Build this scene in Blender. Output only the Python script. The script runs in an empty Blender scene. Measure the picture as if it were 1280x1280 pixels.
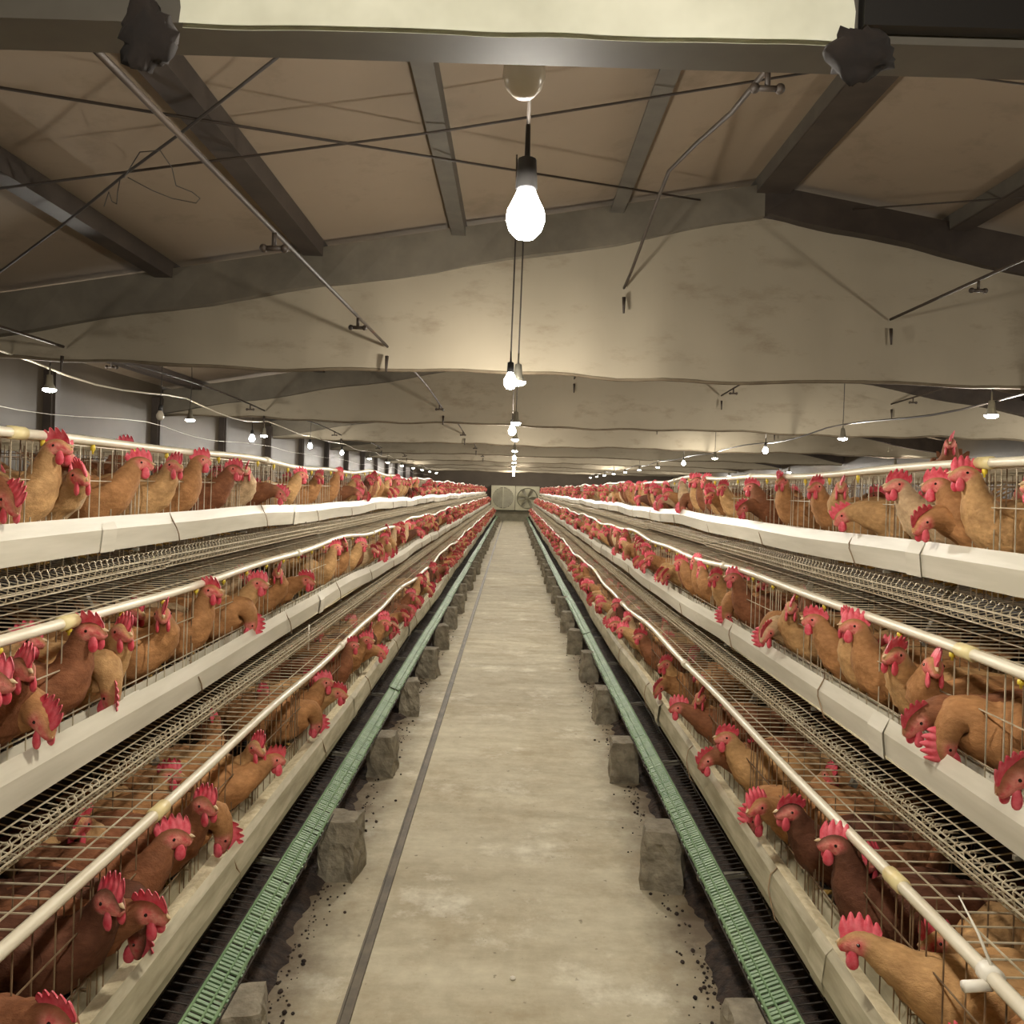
import bpy, bmesh, math, random
from mathutils import Vector, Matrix, noise
R = random.Random(7)
PI = math.pi
SC = bpy.context.scene
COL = SC.collection
H = 1.35            # eye height
FPX = 1000.0        # focal length in pixels of the 1280 frame
ROLL = math.radians(1.7)
VPX, VPY = 641.0, 612.0

# ------------------------------------------------------------------ camera, world, exposure
cd = bpy.data.cameras.new('camera'); cam = bpy.data.objects.new('camera', cd); COL.objects.link(cam)
cam.location = (0, 0, H); cam.rotation_euler = (PI/2, -ROLL, 0)
cd.sensor_width = 36; cd.sensor_fit = 'HORIZONTAL'; cd.lens = 36*FPX/1280
cd.shift_x = -(VPX-640)/1280; cd.shift_y = (VPY-640)/1280
cd.clip_start = 0.05; cd.clip_end = 200
SC.camera = cam
w = bpy.data.worlds.new('world'); SC.world = w; w.use_nodes = True
w.node_tree.nodes['Background'].inputs[0].default_value = (0.9, 0.85, 0.75, 1)
w.node_tree.nodes['Background'].inputs[1].default_value = 0.02
vs = SC.view_settings
vs.view_transform = 'Standard'; vs.look = 'None'; vs.gamma = 1; vs.use_curve_mapping = False
vs.exposure = 1.6
LAMP_W = 34.0
LAMP_COL = (1.0, 0.93, 0.82)

# ------------------------------------------------------------------ pixel helpers (points on real planes)
def dr(px, py):
    x, y = px-VPX, py-VPY
    c, s = math.cos(ROLL), math.sin(ROLL)
    return (x*c+y*s)/FPX, (-x*s+y*c)/FPX
def at_d(px, py, d):
    x, y = dr(px, py); return Vector((x*d, d, H-y*d))
def at_X(px, py, X):
    x, y = dr(px, py); return at_d(px, py, X/x)
RIDGE_X, RIDGE_Z, SLOPE = 1.5, 1.88, 0.173
WL, WR = -3.95, 7.0
def roof(X, d):                                    # underside of purlins, absolute z
    return H + RIDGE_Z - SLOPE*abs(X-RIDGE_X)
def at_roof(px, py, off=0.0):
    lo, hi = 0.6, 30
    for _ in range(60):
        m = (lo+hi)/2; p = at_d(px, py, m)
        if p.z > roof(p.x, m)-off: hi = m
        else: lo = m
    return at_d(px, py, lo)

# ------------------------------------------------------------------ materials
def srgb(r, g, b):
    f = lambda c: (c/255/12.92 if c/255 <= .04045 else ((c/255+.055)/1.055)**2.4)
    return (f(r), f(g), f(b), 1)
def nodes(name):
    m = bpy.data.materials.new(name); m.use_nodes = True
    nt = m.node_tree; b = nt.nodes['Principled BSDF']
    return m, nt, b
def ramp(nt, fac, stops):
    r = nt.nodes.new('ShaderNodeValToRGB'); nt.links.new(fac, r.inputs[0])
    e = r.color_ramp.elements
    while len(e) < len(stops): e.new(0.5)
    for i, (p, c) in enumerate(stops): e[i].position = p; e[i].color = c
    return r.outputs[0]
def noise_n(nt, scale, detail=4, rough=.6, vec=None, stretch=None):
    n = nt.nodes.new('ShaderNodeTexNoise'); n.inputs['Scale'].default_value = scale
    n.inputs['Detail'].default_value = detail; n.inputs['Roughness'].default_value = rough
    tc = nt.nodes.new('ShaderNodeTexCoord'); src = tc.outputs['Object']
    if stretch:
        mp = nt.nodes.new('ShaderNodeMapping'); mp.inputs['Scale'].default_value = stretch
        nt.links.new(src, mp.inputs[0]); src = mp.outputs[0]
    nt.links.new(src, n.inputs['Vector'])
    return n.outputs['Fac']
def bump(nt, b, fac, strength=.3, dist=.01):
    n = nt.nodes.new('ShaderNodeBump'); n.inputs['Strength'].default_value = strength; n.inputs['Distance'].default_value = dist
    nt.links.new(fac, n.inputs['Height']); nt.links.new(n.outputs[0], b.inputs['Normal'])
def mixc(nt, fac, a, bb, mode='MIX'):
    n = nt.nodes.new('ShaderNodeMix'); n.data_type = 'RGBA'; n.blend_type = mode
    if isinstance(fac, float): n.inputs[0].default_value = fac
    else: nt.links.new(fac, n.inputs[0])
    for i, v in ((6, a), (7, bb)):
        if isinstance(v, tuple): n.inputs[i].default_value = v
        else: nt.links.new(v, n.inputs[i])
    return n.outputs[2]
def mat(name, c1, c2=None, scale=8, rough=.6, metal=0, bmp=0, stretch=None, lo=.35, hi=.65, spec=.5, bdist=.01):
    m, nt, b = nodes(name)
    b.inputs['Roughness'].default_value = rough; b.inputs['Metallic'].default_value = metal
    b.inputs['Specular IOR Level'].default_value = spec
    if c2 is None: c2 = c1
    f = noise_n(nt, scale, stretch=stretch)
    nt.links.new(ramp(nt, f, [(lo, c1), (hi, c2)]), b.inputs['Base Color'])
    if bmp: bump(nt, b, f, bmp, bdist)
    return m
M = {}
M['beam'] = mat('dark brown steel', srgb(50,42,36), srgb(64,55,47), 5, .6)
M['beam_grey'] = mat('grey dusty steel', srgb(92,87,77), srgb(78,73,65), 5, .6)
M['pipe_rust'] = mat('dark spray pipe', srgb(62,51,40), srgb(44,36,29), 9, .6)
M['rod'] = mat('brown rod', srgb(56,45,34), srgb(44,35,27), 9, .6)
M['wrap'] = mat('shade-darkened fabric wrap', srgb(96,90,78), srgb(114,107,93), 3, .8, bmp=.3)  # rafter fabric darker than the curtains: grazing-light shade put into its colour
M['white_sheet'] = mat('white sheet', srgb(226,226,206), srgb(205,205,184), 6, .7, bmp=.3)
M['pvc'] = mat('white plastic pipe', srgb(224,216,194), srgb(206,197,172), 6, .35)
M['coupling'] = mat('cream coupling', srgb(226,212,160), srgb(214,196,140), 12, .4)
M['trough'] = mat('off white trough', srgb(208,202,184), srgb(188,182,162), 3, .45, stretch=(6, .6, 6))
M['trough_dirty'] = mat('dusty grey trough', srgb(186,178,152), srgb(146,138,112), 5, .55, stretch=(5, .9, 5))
M['wire'] = mat('galvanised wire', srgb(214,204,178), srgb(176,162,134), 14, .42, metal=.2)
M['wire_dark'] = mat('gap-darkened wire', srgb(52,44,34), srgb(36,30,24), 14, .7)  # lower tray wires near black: darkness under the trough put into their colour
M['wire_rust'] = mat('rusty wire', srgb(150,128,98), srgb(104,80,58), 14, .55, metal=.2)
M['green'] = mat('green plastic mesh', srgb(122,150,108), srgb(96,128,88), 9, .5)
M['feed'] = mat('mash feed', srgb(222,210,176), srgb(196,182,146), 40, .9, bmp=.5)
M['board'] = mat('dark dropping board', srgb(34,28,24), srgb(58,48,40), 14, .8, bmp=.8)
M['manure'] = mat('dark manure', srgb(30,23,18), srgb(66,52,42), 26, .9, bmp=1, bdist=.02)
M['stone'] = mat('rough concrete block', srgb(150,142,122), srgb(112,104,88), 14, .9, bmp=.9, bdist=.02)
M['steel'] = mat('galvanised leg', srgb(140,136,120), srgb(110,104,90), 7, .5, metal=.4)
M['black'] = mat('black plastic', srgb(24,22,20), None, 5, .5)
M['cable'] = mat('dark cable', srgb(52,46,40), None, 5, .6)
M['cable_w'] = mat('pale cable', srgb(190,182,160), None, 5, .6)
M['brass'] = mat('yellow nipple', srgb(216,190,60), None, 5, .4)
M['white'] = mat('white plastic', srgb(235,230,215), None, 5, .4)
M['bulb_off'] = mat('unlit globe', srgb(196,186,168), srgb(186,176,158), 5, .25)
M['cloth'] = mat('dark rag', srgb(44,35,29), srgb(27,22,19), 12, .95, bmp=.7)
M['fan'] = mat('fan housing', srgb(196,190,160), srgb(178,172,144), 3, .5)
M['fan_grey'] = mat('fan shutter', srgb(170,164,138), srgb(150,144,120), 3, .5)
M['endwall'] = mat('brown end wall', srgb(104,92,78), srgb(90,80,68), .8, .8)
M['plinth'] = mat('plinth', srgb(150,144,122), srgb(132,126,106), 4, .85)
M['strip'] = mat('steel strip', srgb(112,102,84), srgb(84,77,64), 9, .5, metal=.2)
def wall_mat():
    m, nt, b = nodes('grey wall panel')
    f = noise_n(nt, 1.2)
    nt.links.new(ramp(nt, f, [(.35, srgb(62,54,43)), (.65, srgb(76,67,54))]), b.inputs['Base Color'])
    b.inputs['Roughness'].default_value = .45; b.inputs['Specular IOR Level'].default_value = .2
    return m
M['wall'] = wall_mat()
def emis(name, s, c=(1, .97, .92, 1)):
    m, nt, b = nodes(name)
    b.inputs['Base Color'].default_value = (.9, .9, .88, 1)
    b.inputs['Emission Color'].default_value = c; b.inputs['Emission Strength'].default_value = s
    return m
M['lit'] = emis('lit bulb', 30)
def floor_mat():
    m, nt, b = nodes('worn concrete')
    big = noise_n(nt, 1.1, 6, .65); fine = noise_n(nt, 14, 6, .7); streak = noise_n(nt, 3.2, 5, .6, stretch=(.5, 2.2, 1))
    pale = noise_n(nt, 2.6, 8, .72); dots = noise_n(nt, 34, 2, .5)
    c = ramp(nt, big, [(.3, srgb(166,156,132)), (.7, srgb(206,198,170))])
    c = mixc(nt, .45, c, ramp(nt, fine, [(.3, srgb(148,138,114)), (.7, srgb(220,213,186))]))
    c = mixc(nt, .35, c, ramp(nt, streak, [(.35, srgb(152,140,112)), (.65, srgb(214,207,180))]))
    pm = ramp(nt, pale, [(.55, (0,0,0,1)), (.68, (.75,.75,.75,1))])
    c = mixc(nt, pm, c, srgb(230,226,206))
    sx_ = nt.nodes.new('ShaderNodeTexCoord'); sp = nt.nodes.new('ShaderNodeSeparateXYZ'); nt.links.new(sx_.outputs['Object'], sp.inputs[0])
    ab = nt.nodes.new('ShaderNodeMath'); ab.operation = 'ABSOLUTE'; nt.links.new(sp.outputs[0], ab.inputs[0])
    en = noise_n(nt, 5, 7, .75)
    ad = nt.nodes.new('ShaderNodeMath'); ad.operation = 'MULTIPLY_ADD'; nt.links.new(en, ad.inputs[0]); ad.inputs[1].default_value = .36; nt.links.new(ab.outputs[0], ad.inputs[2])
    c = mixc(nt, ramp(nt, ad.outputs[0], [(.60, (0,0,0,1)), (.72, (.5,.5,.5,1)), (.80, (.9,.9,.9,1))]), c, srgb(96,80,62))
    blot = noise_n(nt, 1.9, 7, .75)
    c = mixc(nt, ramp(nt, blot, [(.50, (0,0,0,1)), (.66, (.5,.5,.5,1))]), c, srgb(150,132,98))
    dm = ramp(nt, dots, [(.70, (0,0,0,1)), (.76, (.6,.6,.6,1))])
    c = mixc(nt, dm, c, srgb(92,80,62))
    nt.links.new(c, b.inputs['Base Color']); b.inputs['Roughness'].default_value = .8
    bump(nt, b, fine, .35, .006)
    return m
M['floor'] = floor_mat()
def fabric_mat(name, c1, c2, stain):
    m, nt, b = nodes(name)
    f = noise_n(nt, .9, 4, .6); g = noise_n(nt, 2.4, 6, .7, stretch=(1, 1, 2.5)); s = noise_n(nt, 3.5, 3, .6, stretch=(1, .3, .3))
    c = ramp(nt, f, [(.3, c1), (.7, c2)])
    gm = ramp(nt, g, [(.54, (0,0,0,1)), (.74, (.75,.75,.75,1))])
    c = mixc(nt, gm, c, stain)
    nt.links.new(c, b.inputs['Base Color']); b.inputs['Roughness'].default_value = .8
    bump(nt, b, s, .25, .03)
    return m
M['ceil'] = fabric_mat('beige roof lining', srgb(138,122,102), srgb(128,113,94), srgb(110,95,76))
M['hem'] = mat('dirty hem', srgb(112,100,80), srgb(92,80,62), 6, .8)
M['baffle'] = fabric_mat('beige baffle fabric', srgb(156,146,126), srgb(145,136,117), srgb(118,105,85))

def feather_mat(name, attr):
    m, nt, b = nodes(name)
    if attr:
        a = nt.nodes.new('ShaderNodeAttribute'); a.attribute_name = 'tint'; base = a.outputs['Color']
    else:
        a = nt.nodes.new('ShaderNodeObjectInfo'); base = a.outputs['Color']
    p = nt.nodes.new('ShaderNodeAttribute'); p.attribute_name = 'plumage'
    c = mixc(nt, 1.0, base, p.outputs['Color'], 'MULTIPLY')
    v = nt.nodes.new('ShaderNodeTexVoronoi'); v.inputs['Scale'].default_value = 105
    tc = nt.nodes.new('ShaderNodeTexCoord'); mp = nt.nodes.new('ShaderNodeMapping'); mp.inputs['Scale'].default_value = (.55, 1, .8)
    nt.links.new(tc.outputs['Object'], mp.inputs[0]); nt.links.new(mp.outputs[0], v.inputs['Vector'])
    sh = ramp(nt, v.outputs['Distance'], [(.1, (1.0,1.0,1.0,1)), (.8, (.70,.64,.58,1))])
    nz = noise_n(nt, 38, 5, .7, stretch=(.5, 1, .8))
    c = mixc(nt, .45, c, mixc(nt, 1.0, c, sh, 'MULTIPLY'))
    c = mixc(nt, .8, c, mixc(nt, 1.0, c, ramp(nt, nz, [(.3, (.58,.52,.46,1)), (.7, (1.24,1.22,1.18,1))]), 'MULTIPLY'))
    fs = ramp(nt, noise_n(nt, 60), [(.35, srgb(198,84,84)), (.65, srgb(216,146,128))])
    c = mixc(nt, p.outputs['Alpha'], fs, c)
    nt.links.new(c, b.inputs['Base Color']); b.inputs['Roughness'].default_value = .75
    b.inputs['Specular IOR Level'].default_value = .25
    bump(nt, b, nz, .7, .008)
    return m
M['feather'] = feather_mat('feathers', False)
M['feather_far'] = feather_mat('far feathers', True)
M['comb'] = mat('red comb skin', srgb(204,58,76), srgb(220,104,114), 60, .5, bmp=.4, bdist=.003)
M['face'] = mat('red face skin', srgb(198,90,88), srgb(216,150,130), 60, .6, bmp=.4, bdist=.003)
M['beak'] = mat('horn beak', srgb(214,190,150), srgb(196,166,124), 20, .45)
M['eye'] = mat('dark eye', srgb(24,14,8), None, 5, .15)
M['leg'] = mat('yellow scaly leg', srgb(206,170,90), srgb(180,140,70), 40, .6)

# ------------------------------------------------------------------ mesh builder
class MB:
    def __init__(s): s.v = []; s.f = []; s.m = []; s.sm = []; s.c = []
    def add(s, vs_, fs_, mi=0, smooth=False, col=None):
        o = len(s.v); s.v += [tuple(p) for p in vs_]
        for f in fs_: s.f.append(tuple(i+o for i in f)); s.m.append(mi); s.sm.append(smooth)
        s.c += (col if col else [1.0]*len(vs_))
    def box(s, a, b, mi=0):
        x0, y0, z0 = a; x1, y1, z1 = b
        s.add([(x0,y0,z0),(x1,y0,z0),(x1,y1,z0),(x0,y1,z0),(x0,y0,z1),(x1,y0,z1),(x1,y1,z1),(x0,y1,z1)],
              [(0,3,2,1),(4,5,6,7),(0,1,5,4),(1,2,6,5),(2,3,7,6),(3,0,4,7)], mi)
    def tube(s, pts, r, n=6, mi=0, smooth=True, cap=True):
        pts = [Vector(p) for p in pts]
        rr = r if isinstance(r, (list, tuple)) else [r]*len(pts)
        vs_, fs_ = [], []
        for i, p in enumerate(pts):
            t = (pts[min(i+1, len(pts)-1)]-pts[max(i-1, 0)])
            t = t.normalized() if t.length > 1e-9 else Vector((0, 1, 0))
            up = Vector((0, 0, 1)) if abs(t.z) < .9 else Vector((1, 0, 0))
            a = t.cross(up).normalized(); b = a.cross(t)
            for k in range(n):
                an = 2*PI*(k+.5)/n; vs_.append(p+(a*math.cos(an)+b*math.sin(an))*rr[i])
        for i in range(len(pts)-1):
            for k in range(n):
                k2 = (k+1) % n; fs_.append((i*n+k, i*n+k2, (i+1)*n+k2, (i+1)*n+k))
        if cap:
            fs_.append(tuple(range(n-1, -1, -1))); fs_.append(tuple((len(pts)-1)*n+k for k in range(n)))
        s.add(vs_, fs_, mi, smooth and n > 4)
    def wire(s, p, q, r, mi=0): s.tube([p, q], r, 4, mi, False, True)
    def lathe(s, prof, c=(0,0,0), n=16, mi=0, axis='z'):
        vs_, fs_ = [], []
        for (r, z) in prof:
            for k in range(n):
                a = 2*PI*k/n
                q = (r*math.cos(a), r*math.sin(a), z) if axis == 'z' else (r*math.cos(a), z, r*math.sin(a))
                vs_.append((c[0]+q[0], c[1]+q[1], c[2]+q[2]))
        for i in range(len(prof)-1):
            for k in range(n):
                k2 = (k+1) % n; fs_.append((i*n+k, i*n+k2, (i+1)*n+k2, (i+1)*n+k))
        fs_.append(tuple(range(n-1, -1, -1))); fs_.append(tuple((len(prof)-1)*n+k for k in range(n)))
        s.add(vs_, fs_, mi, True)
    def ball(s, c, r, n=10, m=7, mi=0, col=None):
        if not isinstance(r, (tuple, list)): r = (r, r, r)
        vs_ = [(c[0], c[1], c[2]-r[2])]; fs_ = []
        for i in range(1, m):
            ph = PI*i/m
            for k in range(n):
                a = 2*PI*k/n; vs_.append((c[0]+r[0]*math.sin(ph)*math.cos(a), c[1]+r[1]*math.sin(ph)*math.sin(a), c[2]-r[2]*math.cos(ph)))
        vs_.append((c[0], c[1], c[2]+r[2])); L = len(vs_)-1
        for k in range(n):
            k2 = (k+1) % n; fs_.append((0, 1+k2, 1+k)); fs_.append((L, L-n+k, L-n+k2))
        for i in range(m-2):
            for k in range(n):
                k2 = (k+1) % n; a = 1+i*n; fs_.append((a+k, a+k2, a+n+k2, a+n+k))
        s.add(vs_, fs_, mi, True, [col]*len(vs_) if col else None)
    def grid(s, pts, nx, ny, mi=0, smooth=True):
        s.add(pts, [(j*nx+i, j*nx+i+1, (j+1)*nx+i+1, (j+1)*nx+i) for j in range(ny-1) for i in range(nx-1)], mi, smooth)
    def mesh(s, name, mats, colattr=None):
        me = bpy.data.meshes.new(name); me.from_pydata(s.v, [], s.f)
        for m in (mats if isinstance(mats, (list, tuple)) else [mats]): me.materials.append(m)
        me.polygons.foreach_set('material_index', s.m); me.polygons.foreach_set('use_smooth', s.sm)
        if colattr:
            a = me.attributes.new(colattr, 'FLOAT_COLOR', 'POINT')
            fl = []
            for c in s.c: fl += [c, c, c, 1.0] if isinstance(c, float) else [c[0], c[1], c[2], c[3] if len(c) > 3 else 1.0]
            a.data.foreach_set('color', fl)
        me.update(); return me
    def build(s, name, mats, parent=None, colattr=None):
        return link(name, s.mesh(name, mats, colattr), parent)
def link(name, me, parent=None, loc=None):
    o = bpy.data.objects.new(name, me); COL.objects.link(o)
    if parent: o.parent = parent
    if loc: o.location = loc
    return o
def tag(o, label, cat, group=None, kind=None):
    o['label'] = label; o['category'] = cat
    if group: o['group'] = group
    if kind: o['kind'] = kind
    return o
def empty(name, loc, rz=0):
    o = bpy.data.objects.new(name, None); COL.objects.link(o); o.location = loc; o.rotation_euler = (0, 0, rz)
    o.empty_display_size = .05; return o
def struct(o, label=None, cat=None):
    o['kind'] = 'structure'
    if label: o['label'] = label; o['category'] = cat
    return o
ORD = ['nearest', 'second nearest', 'third nearest', 'fourth nearest', 'fifth nearest', 'sixth nearest', 'seventh nearest', 'eighth nearest',
       'ninth nearest', 'tenth nearest', 'eleventh nearest', 'twelfth nearest', 'thirteenth nearest', 'fourteenth nearest', 'fifteenth nearest', 'sixteenth nearest']
Y0, Y1 = -3.2, 35.0

# ------------------------------------------------------------------ building shell
b = MB(); b.box((WL, Y0, -.1), (WR, Y1, 0)); struct(b.build('floor', M['floor']), 'worn pale concrete floor of the central aisle', 'floor')
b = MB()
ys = [Y0, 1.0, 2, 3, 4, 5.0, 9, 17, 25, Y1]; xs = [WL-.1, RIDGE_X, WR+.1]
for k, up in ((0, .10), (1, .16)):
    b.grid([(x, y, roof(x, y)+up) for y in ys for x in xs], 3, len(ys), 0, False)
struct(b.build('ceiling', M['ceil']), 'beige lined sloping roof underside above the cages', 'ceiling')
b = MB(); b.box((WL-.1, Y0, 0), (WL, Y1, roof(WL, 9)+.13)); struct(b.build('wall_left', M['wall']), 'grey shiny panel wall beyond the left cages', 'wall')
b = MB(); b.box((WR, Y0, 0), (WR+.1, Y1, roof(WR, 9)+.13)); struct(b.build('wall_right', M['wall']), 'grey panel wall beyond the right cages', 'wall')
b = MB(); b.box((WL, Y1, 0), (WR, Y1+.1, H+2.0)); struct(b.build('wall_end', M['endwall']), 'brown end wall above the fans', 'wall')
b = MB(); b.box((WL, Y0-.1, 0), (WR, Y0, H+2.0)); struct(b.build('wall_front', M['endwall']), 'wall behind the viewpoint', 'wall')
b = MB(); b.box((-1.2, Y1-.28, 0), (1.2, Y1, .40)); b.box((-1.2, Y1-.32, .36), (1.2, Y1, .42)); struct(b.build('baseboard_end', M['plinth']), 'low concrete plinth under the far fans', 'plinth')
for i in range(16):
    y = .75+2.0*i
    b = MB(); b.box((WL, y-.06, 0), (WL+.07, y+.06, roof(WL, 9)-.05)); b.box((WL+.07, y-.035, 0), (WL+.09, y+.035, roof(WL, 9)-.05))
    o = b.build('wall_post', M['beam'])
    if 3 <= i <= 8: tag(o, 'dark wall post left of the cages, %s of those in view' % ORD[i-3], 'post', 'posts along the left wall')
    else: tag(o, 'dark wall post far along the left wall or out of view', 'post', 'posts along the left wall')
b = MB(); b.box((0, 0, 0), (.031, Y1-.4, .004)); b.box((0, 0, 0), (.006, Y1-.4, .010)); b.box((.025, 0, 0), (.031, Y1-.4, .010))
o = b.build('floor_strip', M['strip']); o.location = (-.40, 0, 0); tag(o, 'thin grey steel strip running along the concrete floor', 'floor strip')

# purlins
PX = [(-3.55, .1, 'beam'), (-2.75, .1, 'beam'), (-2.19, .11, 'beam'), (-1.27, .12, 'beam'), (-.38, .085, 'beam_grey'), (.59, .085, 'beam_grey'), (1.55, .2, 'beam'), (2.7, .12, 'beam'), (3.7, .1, 'beam'), (4.7, .1, 'beam'), (5.7, .1, 'beam')]
PX.pop(1)
PL = ['dark roof purlin nearest the left wall', 'dark roof purlin second from the left wall', 'dark brown roof purlin third from the left wall, crossed by rods',
      'grey roof purlin left of the central lamps', 'grey roof purlin right of the central lamps', 'wide dark double ridge beam right of the lamps',
      'dark roof purlin first to the right of the ridge', 'dark roof purlin second right of the ridge', 'dark roof purlin third right of the ridge', 'dark roof purlin fourth right of the ridge']
for (x, wd, mk), lb in zip(PX, PL):
    root = empty('roof_purlin', (x, 0, 0))
    yy = [Y0, 1.0, 2, 3, 4, 5.0, 9, 17, 25, Y1-.01]
    def run(xa, xb, za, zb):
        q = MB()
        for a, c in zip(yy[:-1], yy[1:]):
            vs_ = []
            for y in (a, c):
                z = roof(x, y); vs_ += [(xa, y, z+za), (xb, y, z+za), (xb, y, z+zb), (xa, y, z+zb)]
            q.add(vs_, [(0,1,5,4),(1,2,6,5),(2,3,7,6),(3,0,4,7),(0,3,2,1),(4,5,6,7)])
        return q
    h2 = wd/2
    run(-h2, h2, 0, .012).build('bottom_flange', M[mk], root)
    run(h2-.015, h2, .012, .10).build('web', M[mk], root)
    if wd > .1: run(-h2, -h2+.015, .012, .10).build('web', M['beam_grey'], root)
    tag(root, lb, 'purlin')

# rafters and baffle curtains
RD = [5+4*i for i in range(8)]
def wrap_strip(xa, xb, y0, y1, d, depth):
    q = MB(); n = 24
    vs_ = []
    for i in range(n+1):
        x = xa+(xb-xa)*i/n; z = roof(x, d)
        dd = depth*(.75+.25*min(1, abs(x-RIDGE_X)/1.2)) + .012*math.sin(x*5.1+d)
        bul = .02*math.sin(x*3.3+d*2)
        vs_ += [(x, y0, z+.05), (x, y1, z+.05), (x, y1, z-dd), (x, y0-.02+bul, z-dd)]
    fs_ = []
    for i in range(n):
        a = i*4; c = a+4
        for k in range(4): fs_.append((a+k, a+(k+1) % 4, c+(k+1) % 4, c+k))
    fs_ += [(3,2,1,0), (n*4, n*4+1, n*4+2, n*4+3)]
    q.add(vs_, fs_, 0, False); return q
for i, d in enumerate(RD):
    root = empty('roof_rafter', (0, 0, 0))
    wrap_strip(WL+.02, RIDGE_X, d-.07, d+.07, d, .20).build('fabric_wrapped_slope', M['wrap'], root)
    wrap_strip(RIDGE_X, WR-.02, d-.07, d+.07, d, .17).build('bare_slope', M['beam'], root)
    if i < 3: tag(root, 'fabric wrapped roof rafter above the %s hanging baffle' % ORD[i], 'rafter', 'roof rafters')
    else: tag(root, 'roof rafter far down the house, mostly hidden by hanging baffles', 'rafter', 'roof rafters')
    # curtain
    nx, nz = 150, 12
    def crv(u, v, side):
        x = WL+.03+(WR-WL-.06)*u
        zt = roof(x, d)-.14
        zb = H+.715+.012*math.sin(x*2.3+d*1.7)+.010*noise.noise(Vector((x*2.2, d, 0)))+.006*math.sin(x*9+d)
        z = zt+(zb-zt)*v
        y = d-.03+.035*noise.noise(Vector((x*.9, z*1.2, d*3)))+.015*noise.noise(Vector((x*4, z*1.0, d)))+.02*max(0, v-.85)/.15*math.sin(x*6+d)
        return (x, y+(0 if side == 0 else .012), z)
    q = MB()
    q.grid([crv(a/(nx-1), c/(nz-1), 0) for c in range(nz) for a in range(nx)], nx, nz)
    q.grid([crv(a/(nx-1), c/(nz-1), 1) for c in range(nz) for a in range(nx)], nx, nz)
    ct = q.build('baffle_curtain', M['baffle'])
    hem = MB(); hem.tube([Vector(crv(a/79, 1, 0))+Vector((0, .006, .004)) for a in range(80)], .012, 6); hem.build('hem', M['hem'], ct)
    if i < 4: tag(ct, 'beige fabric air baffle hanging across the house, %s full width one' % ORD[i], 'curtain', 'hanging baffles')
    else: tag(ct, 'distant beige fabric air baffle, a thin band among others near the end', 'curtain', 'hanging baffles')

# near beam with the white sheet
b = MB(); b.box((-1.55, 1.06, H+.605), (3.0, 1.14, H+.76)); o = b.build('cross_beam', M['beam_grey']); tag(o, 'grey brown cross beam overhead at top of view', 'beam')
b = MB(); n = 40
pts = []
for j in range(9):
    for i in range(n):
        x = -.455+.885*i/(n-1); z = H+.598+.16*j/8
        e = .012*noise.noise(Vector((j*3.1, i > n/2, 0)))*(1 if i in (0, n-1) else 0)
        pts.append((x+e, 1.045+.006*noise.noise(Vector((x*9, z*12, 1))), z))
b.grid(pts, n, 9)
b.grid([(p[0], p[1]+.012, p[2]) for p in pts], n, 9)
o = b.build('white_sheet', M['white_sheet']); tag(o, 'bright white plastic sheet wrapped over the overhead cross beam', 'sheet')
# dark boarding either side of the sheet
lft = MB(); lft.box((-1.55, 1.035, H+.635), (-.462, 1.055, H+.85)); o = lft.build('dark_board', M['black']); tag(o, 'dark board above the cross beam left of the white sheet', 'board')
rgt = MB(); rgt.box((.437, 1.035, H+.615), (3.0, 1.055, H+.95)); o = rgt.build('dark_board', M['black']); tag(o, 'dark board above the cross beam right of the white sheet', 'board')
def rag(c, sz, seed, label):
    q = MB(); q.ball((0, 0, 0), 1, 18, 12)
    q.v = [tuple(Vector(v).normalized()*(1+.55*noise.noise(Vector(v)*1.7+Vector((seed, 0, 0)))+.35*noise.noise(Vector(v)*4+Vector((0, seed, 0))))) for v in q.v]
    q.v = [(v[0]*sz[0], v[1]*sz[1], v[2]*sz[2]) for v in q.v]
    o = q.build('rag', M['cloth']); o.location = c; tag(o, label, 'rag'); return o
rag(at_d(185, 45, 1.03), (.034, .022, .042), 1, 'dark crumpled rag tied on the cross beam left of the white sheet')
rag(at_d(1075, 68, 1.03), (.040, .022, .032), 5, 'dark crumpled rag tied on the cross beam right of the white sheet')

# brace rods, cables under the roof
def rod(name, pts, r, m, label, cat, n=6):
    q = MB(); q.tube(pts, r, n); return tag(q.build(name, m), label, cat)
rod('brace_rod', [at_roof(-60, 100, .03), at_roof(875, 250, .03)], .006, M['rod'], 'brown brace rod falling to the right under the roof', 'rod')
rod('brace_rod', [at_roof(-20, 238, .03), at_roof(275, 200, .03), at_roof(545, 165, .03), at_roof(1015, 90, .03)], .006, M['rod'], 'brown brace rod rising to the right under the roof', 'rod')
rod('brace_rod', [at_roof(1180, 92, .03), at_roof(1330, 112, .03)], .005, M['rod'], 'short brown brace rod right of the ridge beam', 'rod')
rod('brace_rod', [at_roof(1060, 262, .0), at_roof(1330, 243, .0)], .005, M['rod'], 'thin dark rod along the rafter right of the ridge', 'rod')
rod('cable', [at_roof(-30, 362, .05), at_roof(80, 280, .09), at_roof(160, 215, .06), at_roof(228, 165, .05), at_roof(355, 65, .05)], .006, M['cable'], 'dark slack cable slanting up under the roof at left', 'cable')
q = MB()
q.tube([at_roof(*p, .09) for p in ((155, 222), (175, 190), (200, 188), (215, 210), (220, 232), (240, 240), (250, 248), (245, 254), (215, 248), (190, 238), (160, 222))], .0022, 5)
q.tube([at_roof(*p, .09) for p in ((150, 225), (147, 240), (146, 255), (140, 252), (136, 240), (130, 258))], .0022, 5)
tag(q.build('loose_wire', M['cable']), 'loose loop of thin wire dangling from the slanting cable', 'wire')

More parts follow.
